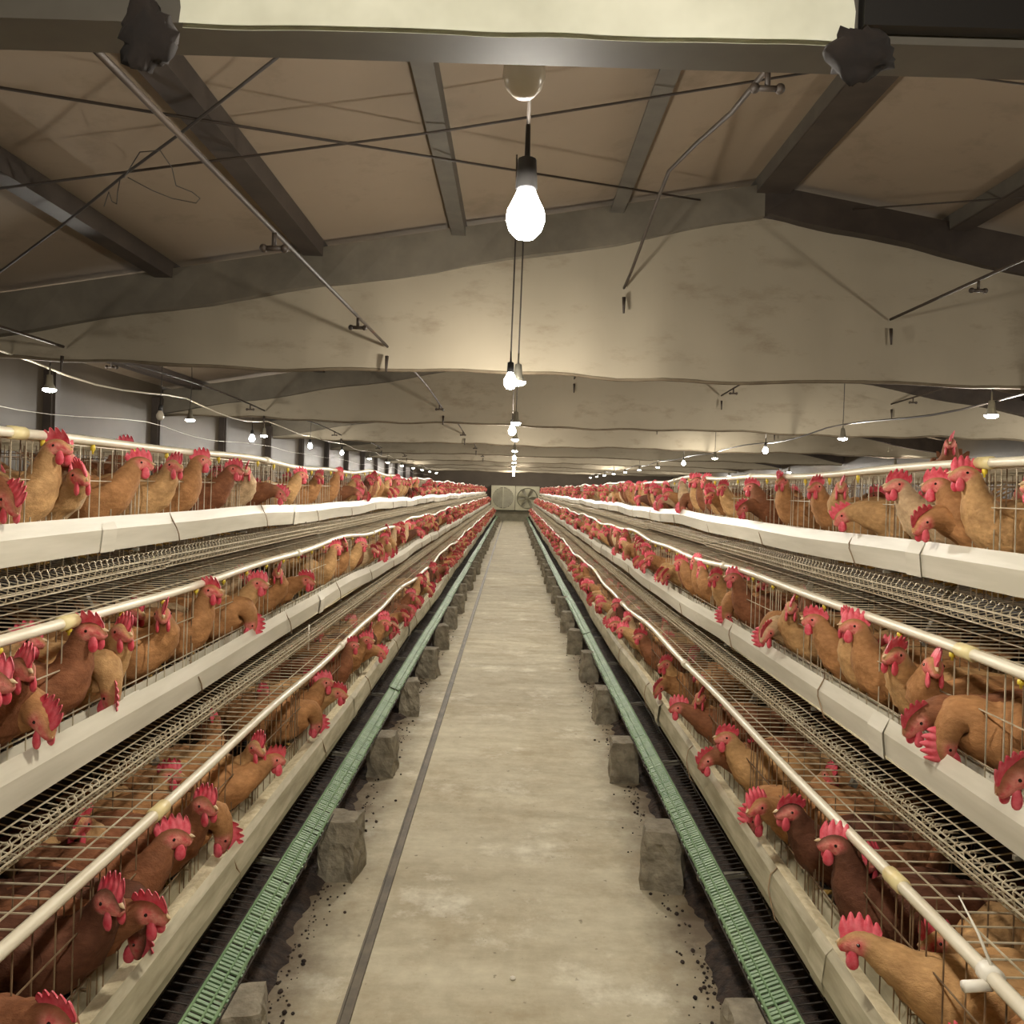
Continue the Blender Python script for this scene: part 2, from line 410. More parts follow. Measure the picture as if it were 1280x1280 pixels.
# spray pipes with nozzles, one run per bay
def nozzle(q, p):
    q.tube([p, p+Vector((0, 0, -.05))], .008, 6); q.tube([p+Vector((-.03, 0, -.055)), p+Vector((.03, 0, -.055))], .009, 6)
    q.ball(p+Vector((-.034, 0, -.055)), .014, 8, 6); q.ball(p+Vector((.034, 0, -.055)), .014, 8, 6)
SP = {-2.8: .80, -.8: .86, .65: 1.26, 2.3: 1.12, 4.2: 1.08}
SPN = {-2.8: 'above the left aisle', -.8: 'left of the central lamps', .65: 'right of the central lamps', 2.3: 'above the right cages', 4.2: 'above the right aisle'}
for X, Z in SP.items():
    for i, d in enumerate(RD[:5]):
        a, c = (d-3.95 if i else 1.2), d-.06
        root = empty('spray_pipe', (X, a, H+Z))
        pts = []
        for k in range(9):
            t = k/8; y = (c-a)*t
            z = .05*math.sin(PI*t)*(1 if i else 0)
            if X == -.8 and i == 0: z = -.07*(1-t)
            pts.append(Vector((0, y, z)))
        if X == .65 and i == 0:
            pts = [at_X(px, py, X)-root.location for px, py in ((985, 45), (960, 85), (915, 140), (870, 180), (836, 214), (818, 260), (800, 310), (788, 342), (780, 360))]
        q = MB(); q.tube(pts, .0085, 8); q.build('pipe', M['pipe_rust'], root)
        for t in (.22, .88) if i else ((.2,) if X == .65 else (.45, .86)):
            q = MB(); p = pts[int(t*8)]; nozzle(q, p); q.build('nozzle', M['pipe_rust'], root)
        q = MB(); q.tube([pts[-1]+Vector((0, -.01, -.06)), pts[-1]+Vector((0, -.02, -.16))], [.012, .006], 6); q.build('drip_end', M['pipe_rust'], root)
        tag(root, 'thin brown spray pipe with nozzles %s, reaching the %s baffle' % (SPN[X], ORD[i]), 'pipe', 'spray pipes')

# ------------------------------------------------------------------ lamps
def lamp_meshes():
    q = MB(); q.lathe([(.004, .14), (.005, .085), (.016, .08), (.019, .03), (.017, .028)], n=12); holder = q.mesh('lamp_holder', M['black'])
    q = MB(); q.lathe([(.002, -.058), (.017, -.054), (.028, -.042), (.0335, -.025), (.032, -.008), (.023, .010), (.014, .03)], n=18); globe = q.mesh('globe', M['lit'])
    q = MB(); q.lathe([(.004, .14), (.005, .085), (.018, .08), (.024, .02), (.042, -.012), (.040, -.014)], n=16); cone = q.mesh('cone_holder', M['steel'])
    q = MB(); q.lathe([(.002, -.034), (.026, -.032), (.040, -.024), (.042, -.014), (.036, -.010)], n=18); disc = q.mesh('disc', M['lit'])
    return holder, globe, cone, disc
HOLD, GLOBE, CONE, DISC = lamp_meshes()
def lamp(loc, kind, label, lit=True, group=None, scale=1.0, light=True):
    root = empty('hanging_lamp', loc)
    link('holder', HOLD if kind == 'globe' else CONE, root)
    me = GLOBE if kind == 'globe' else DISC
    if not lit:
        me = me.copy(); me.materials[0] = M['bulb_off']
    link('bulb', me, root)
    x, y, z = loc
    top = roof(x, y)+.115
    for o in root.children: o.scale = (scale,)*3
    q = MB(); q.tube([(0, 0, .12*scale), (.006, .003, (top-z)*.6), (0, 0, top-z)], .0042, 5); q.build('cord', M['cable'], root)
    tag(root, label, 'lamp', group)
    if lit and light:
        ld = bpy.data.lights.new('lamp_light', 'POINT'); ld.energy = LAMP_W; ld.color = LAMP_COL; ld.shadow_soft_size = .046*scale
        lo = bpy.data.objects.new('lamp_light', ld); COL.objects.link(lo); lo.parent = root; lo.location = (0, 0, -.03)
        if abs(x+3.1) < .01: ld.energy = LAMP_W*.4
        elif abs(x) < .1: ld.energy = LAMP_W*1.1
    return root
G = 'lit lamps over the central aisle'
cents = [(-2.9, 'globe'), (-.15, 'globe'), (1.72, 'globe'), (4.28, 'disc'), (6.9, 'disc'), (9.2, 'disc')]+[(11.9+2.6*k, 'globe' if k % 3 == 1 else 'disc') for k in range(9)]
for i, (y, k) in enumerate(cents):
    lb = ('lit lamp hanging over the central aisle behind the viewpoint' if i < 2 else
          'glaring lit bulb nearest the viewer over the central aisle' if i == 2 else
          'lit lamp over the central aisle, %s' % ORD[i-2] if i < 7 else 'tiny lit lamp far down the central aisle')
    lamp((.01, y, H+(.61 if i == 2 else .59)), k, lb, True, G, 1.25 if i == 2 else 1.0)
lamp((-.03, 4.1, H+.57), 'globe', 'lit globe bulb just beside the second lamp over the central aisle', True, G, light=False)
lamp((-.02, 7.0, H+.53), 'globe', 'lit globe bulb hanging below the third central lamp', True, G, light=False)
p = at_d(655, 100, 1.24); lamp(tuple(p+Vector((0, 0, .03))), 'globe', 'unlit pale globe bulb under the overhead cross beam', False)
G = 'lit lamps over the left aisle'
LS = [(60, 'disc'), (237, 'disc'), (330, 'disc'), (388, 'globe'), (428, 'globe')]
y = 2.7; lamp((-3.1, y, H+.59), 'disc', 'lit lamp over the left aisle out of view', True, G)
for i, (px, k) in enumerate(LS):
    y = 3.1/abs(dr(px, 545)[0]); lamp((-3.1, y, H+.59), k, 'lit lamp hanging by the left wall, %s to the viewer' % ORD[i], True, G)
for k in range(7): lamp((-3.1, 17.2+2.5*k, H+.59), 'disc', 'tiny lit lamp far down along the left wall', True, G)
y = 3.1/abs(dr(200, 525)[0]); lamp((-3.1, y, H+.57), 'globe', 'unlit globe bulb hanging by the left wall', False)
y = 3.1/abs(dr(315, 550)[0]); lamp((-3.1, y, H+.53), 'globe', 'small lit globe bulb hanging by the left wall between two disc lamps', True, G, light=False)
G = 'lit lamps over the right aisle'
RS = [(1238, 'disc'), (1053, 'disc'), (957, 'globe'), (894, 'disc'), (855, 'globe')]
lamp((3.1, 2.7, H+.59), 'disc', 'lit lamp over the right aisle out of view', True, G)
for i, (px, k) in enumerate(RS):
    y = 3.1/abs(dr(px, 560)[0]); lamp((3.1, y, H+.59), k, 'lit lamp over the right aisle, %s to the viewer' % ORD[i], True, G)
for k in range(7): lamp((3.1, 17.2+2.5*k, H+.59), 'disc', 'tiny lit lamp far down over the right aisle', True, G)
for k in range(6): lamp((6.2, 3.0+5*k, H+.59), 'disc', 'lit lamp in the far right aisle beyond the next cages', True, 'lit lamps in the far right aisle')
def sag(x, z, y0, y1, step, amp, r, m, label, dx=0):
    pts = []
    y = y0
    while y <= y1:
        pts.append((x+dx*math.sin(y*.8), y, z-amp*abs(math.sin(PI*y/step))+.02*math.sin(y*1.9))); y += .4
    q = MB(); q.tube(pts, r, 6); return tag(q.build('power_cable', m), label, 'cable')
sag(-3.12, H+.76, 2, 34, 2.5, .05, .007, M['cable_w'], 'pale power cable linking the lamps along the left wall', .03)
sag(3.12, H+.70, 2, 34, 4.0, .03, .008, M['cable'], 'dark power cable linking the lamps over the right aisle')
sag(-3.6, H+.55, 3, 34, 4.0, .06, .0022, M['white'], 'thin white line strung along the left wall panels')

# ------------------------------------------------------------------ cage tiers
XR = [.72, .926, 1.132]                       # trough rim distance from the aisle centre
ZR = [H-.963, H-.539, H-.115]                 # rim height
FR = .075                                     # rim to cage front
TN = ['lower', 'middle', 'upper']
def place(side, t):                           # tier frame: +x towards the aisle
    X = (XR[t]+FR)*side
    return Vector((X, 0, ZR[t]-.13)), (0 if side < 0 else PI)
def wavez(side, t, y, amp=1.0):
    ph = side*1.3+t*2.1
    return amp*(.011*math.sin(2*PI*y/3.9+ph)+.007*math.sin(2*PI*y/1.55+ph*2))*min(1, max(.25, (y-1)/4))
UL = 1.95
def cage_meshes(kind):
    r = .0016
    out = {}
    q = MB()                                  # front
    y = -.97
    cells = []
    for c in range(4):
        y0 = -.975+c*.4875
        for off in (.01, .035, .06, .12, .19, .245, .30, .37, .43, .455):
            q.wire((0, y0+off, .0), (0, y0+off, .335), r)
    for z in (.125, .235, .333): q.wire((.002, -.975, z), (.002, .975, z), r*1.15)
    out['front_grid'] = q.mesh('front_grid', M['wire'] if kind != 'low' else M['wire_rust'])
    q = MB()                                  # roof
    n = 39
    for i in range(n):
        y = -.975+1.95*i/n; q.wire((.004, y, .339), (-.40, y, .341), r*1.15)
    for x in (-.045, -.17, -.30, -.39): q.wire((x, -.975, .343), (x, .975, .343), r*1.25)
    out['roof_grid'] = q.mesh('roof_grid', M['wire'])
    q = MB()                                  # floor and egg guard
    n = 65
    if kind == 'low':
        for i in range(n):
            y = -.975+1.95*i/n; q.tube([(-.40, y, .03), (0, y, -.01), (.135, y, -.033), (.205, y, -.058)], r, 4, 0, False)
        for x, z in ((-.3, .02), (-.15, .005), (.0, -.01), (.07, -.02), (.135, -.033), (.205, -.055)): q.wire((x, -.975, z+.003), (x, .975, z+.003), r*1.3)
    else:
        for i in range(n):
            y = -.975+1.95*i/n
            q.tube([(-.40, y, .03), (0, y, -.012), (.115, y, -.034), (.127, y, -.028), (.131, y, -.005), (.134, y, .012), (.128, y+.002, .021), (.134, y+.004, .029), (.141, y+.005, .030), (.143, y+.005, .025)], r*.9, 4, 0, False)
        for x, z in ((-.3, .02), (-.15, .003), (.04, -.018), (.08, -.026)): q.wire((x, -.975, z+.002), (x, .975, z+.002), r*1.2)
        for x, z in ((.116, -.034), (.129, -.016), (.133, .004)): q.wire((x+.002, -.975, z), (x+.002, .975, z), r*1.3)
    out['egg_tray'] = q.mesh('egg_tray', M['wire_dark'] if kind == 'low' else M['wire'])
    if kind == 'low':
        q = MB(); n = 130
        for i in range(n):
            y = -.975+1.95*i/n+.002*R.uniform(-1, 1)
            x1 = .198+R.uniform(-.004, .004)
            q.add([(.138, y, -.030), (x1, y, -.053), (x1, y+.0085, -.053), (.138, y+.0085, -.030), (.138, y, -.034), (x1, y, -.057), (x1, y+.0085, -.057), (.138, y+.0085, -.034)],
                  [(0,1,2,3),(7,6,5,4),(0,4,5,1),(1,5,6,2),(2,6,7,3),(3,7,4,0)])
        q.box((.137, -.975, -.0345), (.143, .975, -.0295)); q.box((.17, -.975, -.0455), (.174, .975, -.0405)); q.box((.192, -.975, -.0535), (.198, .975, -.0485))
        out['egg_mat'] = q.mesh('egg_mat', M['green'])
    q = MB()
    for i in range(9): q.wire((-.40+.05*i, 0, .0), (-.40+.05*i, 0, .338), r)
    for z in (.1, .2, .3): q.wire((-.4, 0, z), (0, 0, z), r)
    out['partition'] = q.mesh('partition', M['wire_rust'])
    q = MB()
    for i in range(20): q.wire((-.40, -.975+.1*i, .03), (-.40, -.975+.1*i, .34), r)
    for z in (.1, .2, .3): q.wire((-.4, -.975, z), (-.4, .975, z), r)
    out['back_grid'] = q.mesh('back_grid', M['wire_rust'])
    return out
CM = {'low': cage_meshes('low'), 'up': cage_meshes('up')}
NU = 18
def cage_run(side, t, far=False):
    base, rz = place(side, t)
    if far:
        base.x = side*(3.1-XR[t]-FR); rz += PI
    for k in range(NU):
        y = -.4+UL*k
        root = empty('wire_cage', (base.x, y, base.z+wavez(side, t, y, .3)), rz)
        for nm, me in CM['low' if t == 0 else 'up'].items():
            if nm == 'partition':
                for j in range(4): link('partition', me, root, (0, -.975+.4875*j, 0))
            elif nm != 'egg_mat':
                pt = link(nm, me, root)
                if nm == 'egg_tray' and t == 0: link('egg_mat', CM['low']['egg_mat'], pt)['label'] = 'green plastic mesh strip'
        sd = 'left' if side < 0 else 'right'
        if far: tag(root, 'wire cage on the far side of the %s row behind the upper cages' % sd, 'cage', 'cages facing away on the %s row' % sd)
        elif k == 0: tag(root, 'wire hen cage beside the viewpoint in the %s tier %s of the aisle' % (TN[t], sd), 'cage', '%s tier cages on the %s' % (TN[t], sd))
        elif k < 6: tag(root, 'wire hen cage in the %s tier %s of the aisle, %s in view' % (TN[t], sd, ORD[k-1]), 'cage', '%s tier cages on the %s' % (TN[t], sd))
        else: tag(root, 'distant wire hen cage far along the %s tier %s of the aisle' % (TN[t], sd), 'cage', '%s tier cages on the %s' % (TN[t], sd))
YE = -.4-.975+UL*NU
def trough_run(side, t, far=False):
    base, rz = place(side, t)
    sx = 1 if rz == 0 else -1
    if far: base.x = side*(3.1-XR[t]-FR); rz += PI; sx = -sx
    prof = [(.062, .131), (.075, .098), (.068, .04), (.0, .036), (-.008, .112), (-.012, .112), (-.004, .032), (.072, .036), (.0795, .098), (.066, .134)]
    if t == 0: prof = [(.078, .131), (.089, .117), (.084, .070), (-.004, .066), (-.022, .100), (-.026, .100), (-.008, .034), (.096, .032), (.101, .060), (.094, .119), (.080, .135)]
    q = MB(); ys_ = [-1.3+.3*i for i in range(int((YE+1.3)/.3)+1)]
    n = len(prof); vs_ = []
    for y in ys_:
        dz = wavez(side, t, y, .75); dx = .006*math.sin(y*1.1+t+side)
        vs_ += [(base.x+sx*(x+dx), y, base.z+z+dz) for x, z in prof]
    fs_ = [(i*n+k, i*n+(k+1) % n, (i+1)*n+(k+1) % n, (i+1)*n+k) for i in range(len(ys_)-1) for k in range(n)]
    q.add(vs_, fs_)
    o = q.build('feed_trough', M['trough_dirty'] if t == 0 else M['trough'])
    sd = 'left' if side < 0 else 'right'
    if far: return tag(o, 'white feed trough on the far side of the %s row, behind the upper cages' % sd, 'trough')
    tag(o, 'long %s feed trough along the %s tier %s of the aisle' % (('dusty grey', 'white', 'white')[t], TN[t], sd), 'trough', 'feed troughs')
    hk = MB()                                  # wire hook
    if t == 0: hk.tube([(.080, 0, .136), (.097, 0, .119), (.105, .01, .085), (.105, .035, .06), (.100, .05, .03), (.08, .055, .01)], .0022, 5)
    else: hk.tube([(.060, 0, .134), (.078, .0, .10), (.082, .01, .085), (.081, .035, .06), (.078, .05, .035), (.06, .055, .02)], .0022, 5)
    hm = hk.mesh('hook', M['wire_rust'])
    y = 1.1+.3*t
    while y < 22 :
        c = link('hook', hm, o, (base.x, y, base.z+wavez(side, t, y, .75))); c.rotation_euler = (0, 0, rz); y += .975
    jm = MB()
    jp = [(.060, .1335), (.0775, .098), (.0705, .034), (-.002, .031), (-.013, .112)] if t else [(.079, .137), (.095, .120), (.102, .060), (.096, .030), (-.010, .031)]
    vs_ = []
    for y_ in (-.04, .04): vs_ += [(x+.0022*(1 if x > 0 else -1), y_, z) for x, z in jp]
    jm.add(vs_, [(k, k+1, k+6, k+5) for k in range(4)])
    jm = jm.mesh('joint_sleeve', M['trough_dirty'] if t == 0 else M['trough'])
    for k in range(6):
        y = 1.75+.25*t+1.95*k; c = link('joint_sleeve', jm, o, (base.x, y, base.z+wavez(side, t, y, .75))); c.rotation_euler = (0, 0, rz)
    if t < 2:                                  # mash lying in the trough
        f = MB(); ys2 = [-1.2+.06*i for i in range(int((YE)/.06))]
        pts = []
        for y in ys2:
            dz = wavez(side, t, y, .75)
            for j in range(6):
                x = .001+(.074 if t == 0 else .068)*j/5
                pts.append((base.x+sx*x, y, base.z+(.068 if t == 0 else .040)+dz+.018*max(0, .45+noise.noise(Vector((x*30, y*3, t+side*2))))*math.sin(PI*j/5)))
        f.grid(pts, 6, len(ys2))
        f.add([(p[0], p[1], base.z+(.066 if t == 0 else .038)) for p in (pts[0], pts[5], pts[-1], pts[-6])], [(0, 1, 2, 3)])
        tag(f.build('mash_feed', M['feed']), 'pale mash feed lying in the %s trough %s of the aisle' % (TN[t], sd), 'feed', None, 'stuff')
    return o
def pipe_run(side, t, far=False):
    base, rz = place(side, t)
    sx = 1 if rz == 0 else -1
    if far: base.x = side*(3.1-XR[t]-FR); sx = -sx
    zz = .345; xx = .014
    pos = lambda y: Vector((base.x+sx*(xx+.006*math.sin(y*1.3+side+t)), y, base.z+zz+wavez(side, t, y, 1.25)))
    q = MB(); q.tube([pos(-1.2+.13*i) for i in range(int((YE+1.2)/.13))], .0125, 10)
    o = q.build('drinking_pipe', M['pvc'])
    sd = 'left' if side < 0 else 'right'
    if far: return tag(o, 'white drinking pipe on the far side of the %s row' % sd, 'pipe')
    tag(o, 'wavy white drinking pipe above the %s tier cages %s of the aisle' % (TN[t], sd), 'pipe', 'drinking pipes')
    y0 = {(-1, 0): 1.80, (-1, 1): 1.78, (-1, 2): 1.92, (1, 0): 1.58, (1, 1): 1.73, (1, 2): 2.03}[(side, t)]
    k = 0
    while y0+1.95*k < 16:
        y = y0+1.95*k; a, c = pos(y-.028), pos(y+.028)
        q = MB(); q.tube([a, c], .0165, 12); q.build('coupling', M['coupling'] if k % 3 == 0 else M['pvc'], o); k += 1
    q = MB(); q.lathe([(.0035, -.034), (.004, -.024), (.009, -.02), (.0095, -.012), (.007, .0)], n=8); nm = q.mesh('nipple', M['brass'])
    for k in range(34 if t else 0):
        y = 1.3+.244*k; p = pos(y)
        c = link('nipple', nm, o, (p.x, p.y, p.z-.010)); c.scale = (.75, .75, .8 if t == 2 else .6)
    return o
for side in (-1, 1):
    for t in range(3):
        cage_run(side, t); trough_run(side, t); pipe_run(side, t)
    cage_run(side, 2, True); trough_run(side, 2, True); pipe_run(side, 2, True)
    sd = 'left' if side < 0 else 'right'
    for t in (1, 2):                           # dark dropping boards under middle and upper tiers
        q = MB(); X0_ = XR[t]+.085; X1_ = XR[t]+.44
        pts = []
        nyy = 180
        for j in range(nyy):
            y = -1.3+(YE+1.3)*j/(nyy-1)
            for i in range(6):
                x = X0_+(X1_-X0_)*i/5; pts.append((side*x, y, ZR[t]-.186-.015*i/5+.012*noise.noise(Vector((x*14, y*6, t)))))
        q.grid(pts, 6, nyy); q.grid([(p[0], p[1], p[2]-.006) for p in pts], 6, nyy)
        tag(q.build('dropping_board', M['board']), 'dark dropping board under the %s tier cages %s of the aisle' % (TN[t], sd), 'board')
    # dark curtain added to keep the open interior behind the tiers dark
    q = MB(); x = 1.36
    q.add([(side*(x-.1), -1.3, .03), (side*(x-.1), YE, .03), (side*(x+.05), YE, 1.0), (side*(x+.05), -1.3, 1.0), (side*(x-.09), -1.3, .03), (side*(x-.09), YE, .03), (side*(x+.06), YE, 1.0), (side*(x+.06), -1.3, 1.0)],
          [(0,1,2,3),(7,6,5,4),(0,4,5,1),(1,5,6,2),(2,6,7,3),(3,7,4,0)])
    tag(q.build('darkening_curtain', M['board']), 'added curtain darkening the open interior behind the lower cages %s of the aisle' % sd, 'curtain')
    # manure under the cages
    nx, ny = 16, 900; pts = []
    for j in range(ny):
        y = .6+(33.6-.6)*j/(ny-1)
        edge = .59+.05*noise.noise(Vector((y*1.3, side*3, 0)))+.05*noise.noise(Vector((y*5, side, 2)))+.04*noise.noise(Vector((y*17, side, 5)))
        for i in range(nx):
            x = edge+(1.28-edge)*(i/(nx-1))
            hgt = .10*min(1, (i/(nx-1))*3.0)*(.55+.6*noise.noise(Vector((x*7, y*5, 3))))+.02*noise.noise(Vector((x*30, y*30, side)))
            pts.append((side*x, y, max(.002, hgt) if i else -.01))
    q = MB(); q.grid(pts, nx, ny)
    tag(q.build('manure_heap', M['manure']), 'dark lumpy manure under the cages %s of the aisle' % sd, 'manure', None, 'stuff')
    q = MB()
    for k in range(700):
        y = 1.2+9*R.random()**1.6; x = .60-abs(R.gauss(0, .045)); r_ = R.uniform(.002, .008)*R.uniform(.5, 1)
        q.ball((side*x, y, r_*.5), (r_, r_*R.uniform(.7, 1.3), r_*.7), 6, 4)
    tag(q.build('manure_crumbs', M['manure']), 'scattered dark crumbs along the %s edge of the floor' % sd, 'crumbs', None, 'stuff')

# concrete blocks and steel stands
def block_mesh(seed):
    bm = bmesh.new(); bmesh.ops.create_cube(bm, size=1)
    bmesh.ops.subdivide_edges(bm, edges=bm.edges[:], cuts=5, use_grid_fill=True)
    for v in bm.verts:
        p = v.co.copy(); k = 1-.12*(p.z+.5)
        e = max(0, sum(sorted([abs(p.x), abs(p.y), abs(p.z)])[1:])-.86)*.28
        v.co = Vector((p.x*.15*k, p.y*.15*k, (p.z+.5)*.25))*1
        v.co -= Vector((p.x*.15*e, p.y*.15*e, p.z*.25*e*.6))
        v.co += Vector((1, 1, .6))*.012*noise.noise(p*3+Vector((seed*5, 0, 0)))+Vector((1, -1, 0))*.008*noise.noise(p*7+Vector((0, seed*3, 0)))
        if p.z < -.49: v.co.z = 0
    me = bpy.data.meshes.new('block'); bm.to_mesh(me); bm.free(); me.materials.append(M['stone'])
    for p in me.polygons: p.use_smooth = False
    return me
BMS = [block_mesh(i) for i in range(5)]
ql = MB(); ql.tube([(.20, 0, .19), (-.14, 0, .215), (-.64, 0, 1.30)], .013, 4, 0, False); LEGM = ql.mesh('leg', M['steel'])
qb = MB(); qb.tube([(.068, 0, .295), (-.04, 0, .06), (-.05, 0, .0)], .008, 6); BRM = qb.mesh('brace', M['steel'])
qs = MB()
for t in range(3): qs.wire((XR[0]+FR-XR[t]-FR+.075, 0, ZR[t]-.10), (XR[0]-XR[t]-.30, 0, ZR[t]-.09), .006)
SHM = qs.mesh('arm', M['steel'])
for side in (-1, 1):
    sd = 'left' if side < 0 else 'right'
    for k in range(33):
        y = 1.80+.98*k+R.uniform(-.03, .03)
        x = side*(.57+R.uniform(-.015, .015))
        o = link('concrete_block', BMS[(k*2+side) % 5]); o.location = (x, y, 0); o.rotation_euler = (0, 0, R.uniform(-.25, .25)+(0 if k % 2 else PI))
        o.scale = (R.uniform(.85, 1.0), .95, R.uniform(.74, .84))
        if k < 8: tag(o, 'rough grey concrete block under the %s cages, %s on that side' % (sd, ORD[k]), 'block', 'concrete blocks on the %s' % sd)
        else: tag(o, 'small distant grey concrete block in the line under the %s cages' % sd, 'block', 'concrete blocks on the %s' % sd)
        root = empty('cage_stand', (side*(XR[0]+FR), y-.35, 0), 0 if side < 0 else PI)
        link('leg', LEGM, root); link('brace', BRM, root); link('arm', SHM, root)
        if k == 0: tag(root, 'slim steel cage stand below the picture edge on the %s' % sd, 'stand', 'cage stands on the %s' % sd)
        elif k < 6: tag(root, 'slim steel cage stand behind the %s trough, %s on that side' % (sd, ORD[k-1]), 'stand', 'cage stands on the %s' % sd)
        else: tag(root, 'distant slim steel cage stand under the %s cages' % sd, 'stand', 'cage stands on the %s' % sd)

# ------------------------------------------------------------------ exhaust fans at the far end
def fan(x, blades, label):
    root = empty('exhaust_fan', (x, Y1-.30, .46))
    q = MB(); s = .515
    for a, c in (((-s, -.18, 0), (s, .3, .03)), ((-s, -.18, 1.02), (s, .3, 1.05)), ((-s, -.18, 0), (-s+.03, .3, 1.05)), ((s-.03, -.18, 0), (s, .3, 1.05))): q.box(a, c)
    n = 32; vs_, fs_ = [], []                  # front plate with a round opening
    for k in range(n):
        a = 2*PI*k/n; cx, cz = math.cos(a), math.sin(a); m_ = .5/max(abs(cx), abs(cz))
        vs_ += [(.455*cx, -.12, .525+.455*cz), (m_*cx, -.12, .525+m_*cz)]
    for k in range(n): a = 2*k; c = 2*((k+1) % n); fs_.append((a, a+1, c+1, c))
    q.add(vs_, fs_); q.build('housing', M['fan'], root)
    q = MB(); q.lathe([(.455, -.12), (.44, .05), (.43, .2)], (0, 0, .525), 32, 0, 'y'); 
    if blades:
        q = MB()
        vs_ = []
        for k in range(33):
            a = 2*PI*k/32; vs_ += [(.455*math.cos(a), -.12, .525+.455*math.sin(a)), (.43*math.cos(a), .2, .525+.43*math.sin(a))]
        q.add(vs_, [(2*k, 2*k+1, 2*k+3, 2*k+2) for k in range(32)], 0, True); q.build('shroud', M['fan_grey'], root)
        q = MB(); q.lathe([(.0, -.05), (.07, -.04), (.08, .04), (.0, .05)], (0, 0, .525), 16, 0, 'y'); hub = q.build('hub', M['fan_grey'], root)
        for k in range(6):
            a0 = PI/6+k*PI/3; q = MB(); pts = []
            for j in range(6):
                r_ = .06+.36*j/5; wd = (.16+.22*j/5)
                for i in range(5):
                    t = i/4-.5; a = a0+t*wd*1.9; pts.append((r_*math.cos(a), .0+.10*t, .525+r_*math.sin(a)))
            q.grid(pts, 5, 6); q.grid([(p[0], p[1]+.006, p[2]) for p in pts], 5, 6); q.build('blade', M['fan'], hub)
        q = MB(); q.box((-.45, .21, .08), (.45, .22, .97)); q.build('shutter', M['fan_grey'], root)
    else:
        q = MB()
        for k in range(11):
            z = .10+.077*k; hw = math.sqrt(max(.0, .45**2-(z+.035-.525)**2)); q.add([(-hw, -.10, z), (hw, -.10, z), (hw, -.075, z+.075), (-hw, -.075, z+.075)], [(0, 1, 2, 3)])
        q.build('shutter', M['fan_grey'], root)
        q = MB(); q.box((-.02, -.14, .04), (.02, -.115, 1.01)); q.build('centre_bar', M['fan'], root)
    return tag(root, label, 'fan')
fan(-.41, False, 'square exhaust fan with closed round shutter at the far end of the aisle')
fan(.64, True, 'square exhaust fan showing its blades at the far end of the aisle')

# ------------------------------------------------------------------ hens
def catmull(P, n):
    out = []
    for i in range(len(P)-1):
        p0 = P[max(i-1, 0)]; p1 = P[i]; p2 = P[i+1]; p3 = P[min(i+2, len(P)-1)]
        for k in range(n):
            t = k/n
            out.append(tuple(.5*((2*b_)+(-a+c)*t+(2*a-5*b_+4*c-d)*t*t+(-a+3*b_-3*c+d)*t**3) for a, b_, c, d in zip(p0, p1, p2, p3)))
    out.append(P[-1]); return out
# spine points: x, z, half width, half height, plumage value ; the neck starts at index 5
BODY = [(-.355, .275, .006, .012, .55), (-.315, .235, .026, .024, .7), (-.255, .200, .056, .055, .95), (-.175, .178, .076, .082, 1.0), (-.085, .172, .076, .085, 1.08), (-.028, .190, .060, .064, 1.12)]
POSES = {
 'alert': [(.006, .218, .050, .050, 1.0), (.026, .247, .038, .039, .9), (.038, .270, .029, .030, .8), (.050, .290, .0235, .025, .78), (.070, .293, .0200, .0222, .9), (.088, .286, .0140, .0155, .9), (.099, .280, .0065, .0075, .9)],
 'crane': [(.004, .224, .048, .049, 1.0), (.016, .260, .036, .037, .9), (.024, .291, .0275, .0285, .8), (.035, .316, .0235, .025, .78), (.055, .321, .0200, .0222, .9), (.073, .315, .0140, .0155, .9), (.084, .309, .0065, .0075, .9)],
 'lean':  [(.012, .206, .051, .051, 1.0), (.046, .222, .039, .040, .9), (.074, .236, .030, .031, .8), (.098, .247, .0235, .025, .78), (.118, .246, .0200, .0222, .9), (.136, .238, .0140, .0155, .9), (.147, .230, .0065, .0075, .9)],
 'low':   [(.010, .200, .051, .051, 1.0), (.044, .206, .040, .041, .9), (.072, .206, .031, .032, .8), (.094, .199, .0240, .0255, .78), (.112, .187, .0200, .0222, .9), (.125, .171, .0140, .0155, .9), (.133, .160, .0065, .0075, .9)],
 'peck':  [(.006, .212, .048, .049, 1.0), (.030, .212, .038, .039, .9), (.048, .192, .030, .031, .8), (.056, .164, .0240, .0255, .78), (.057, .142, .0200, .0222, .9), (.055, .122, .0140, .0155, .9), (.052, .108, .0065, .0075, .9)],
}
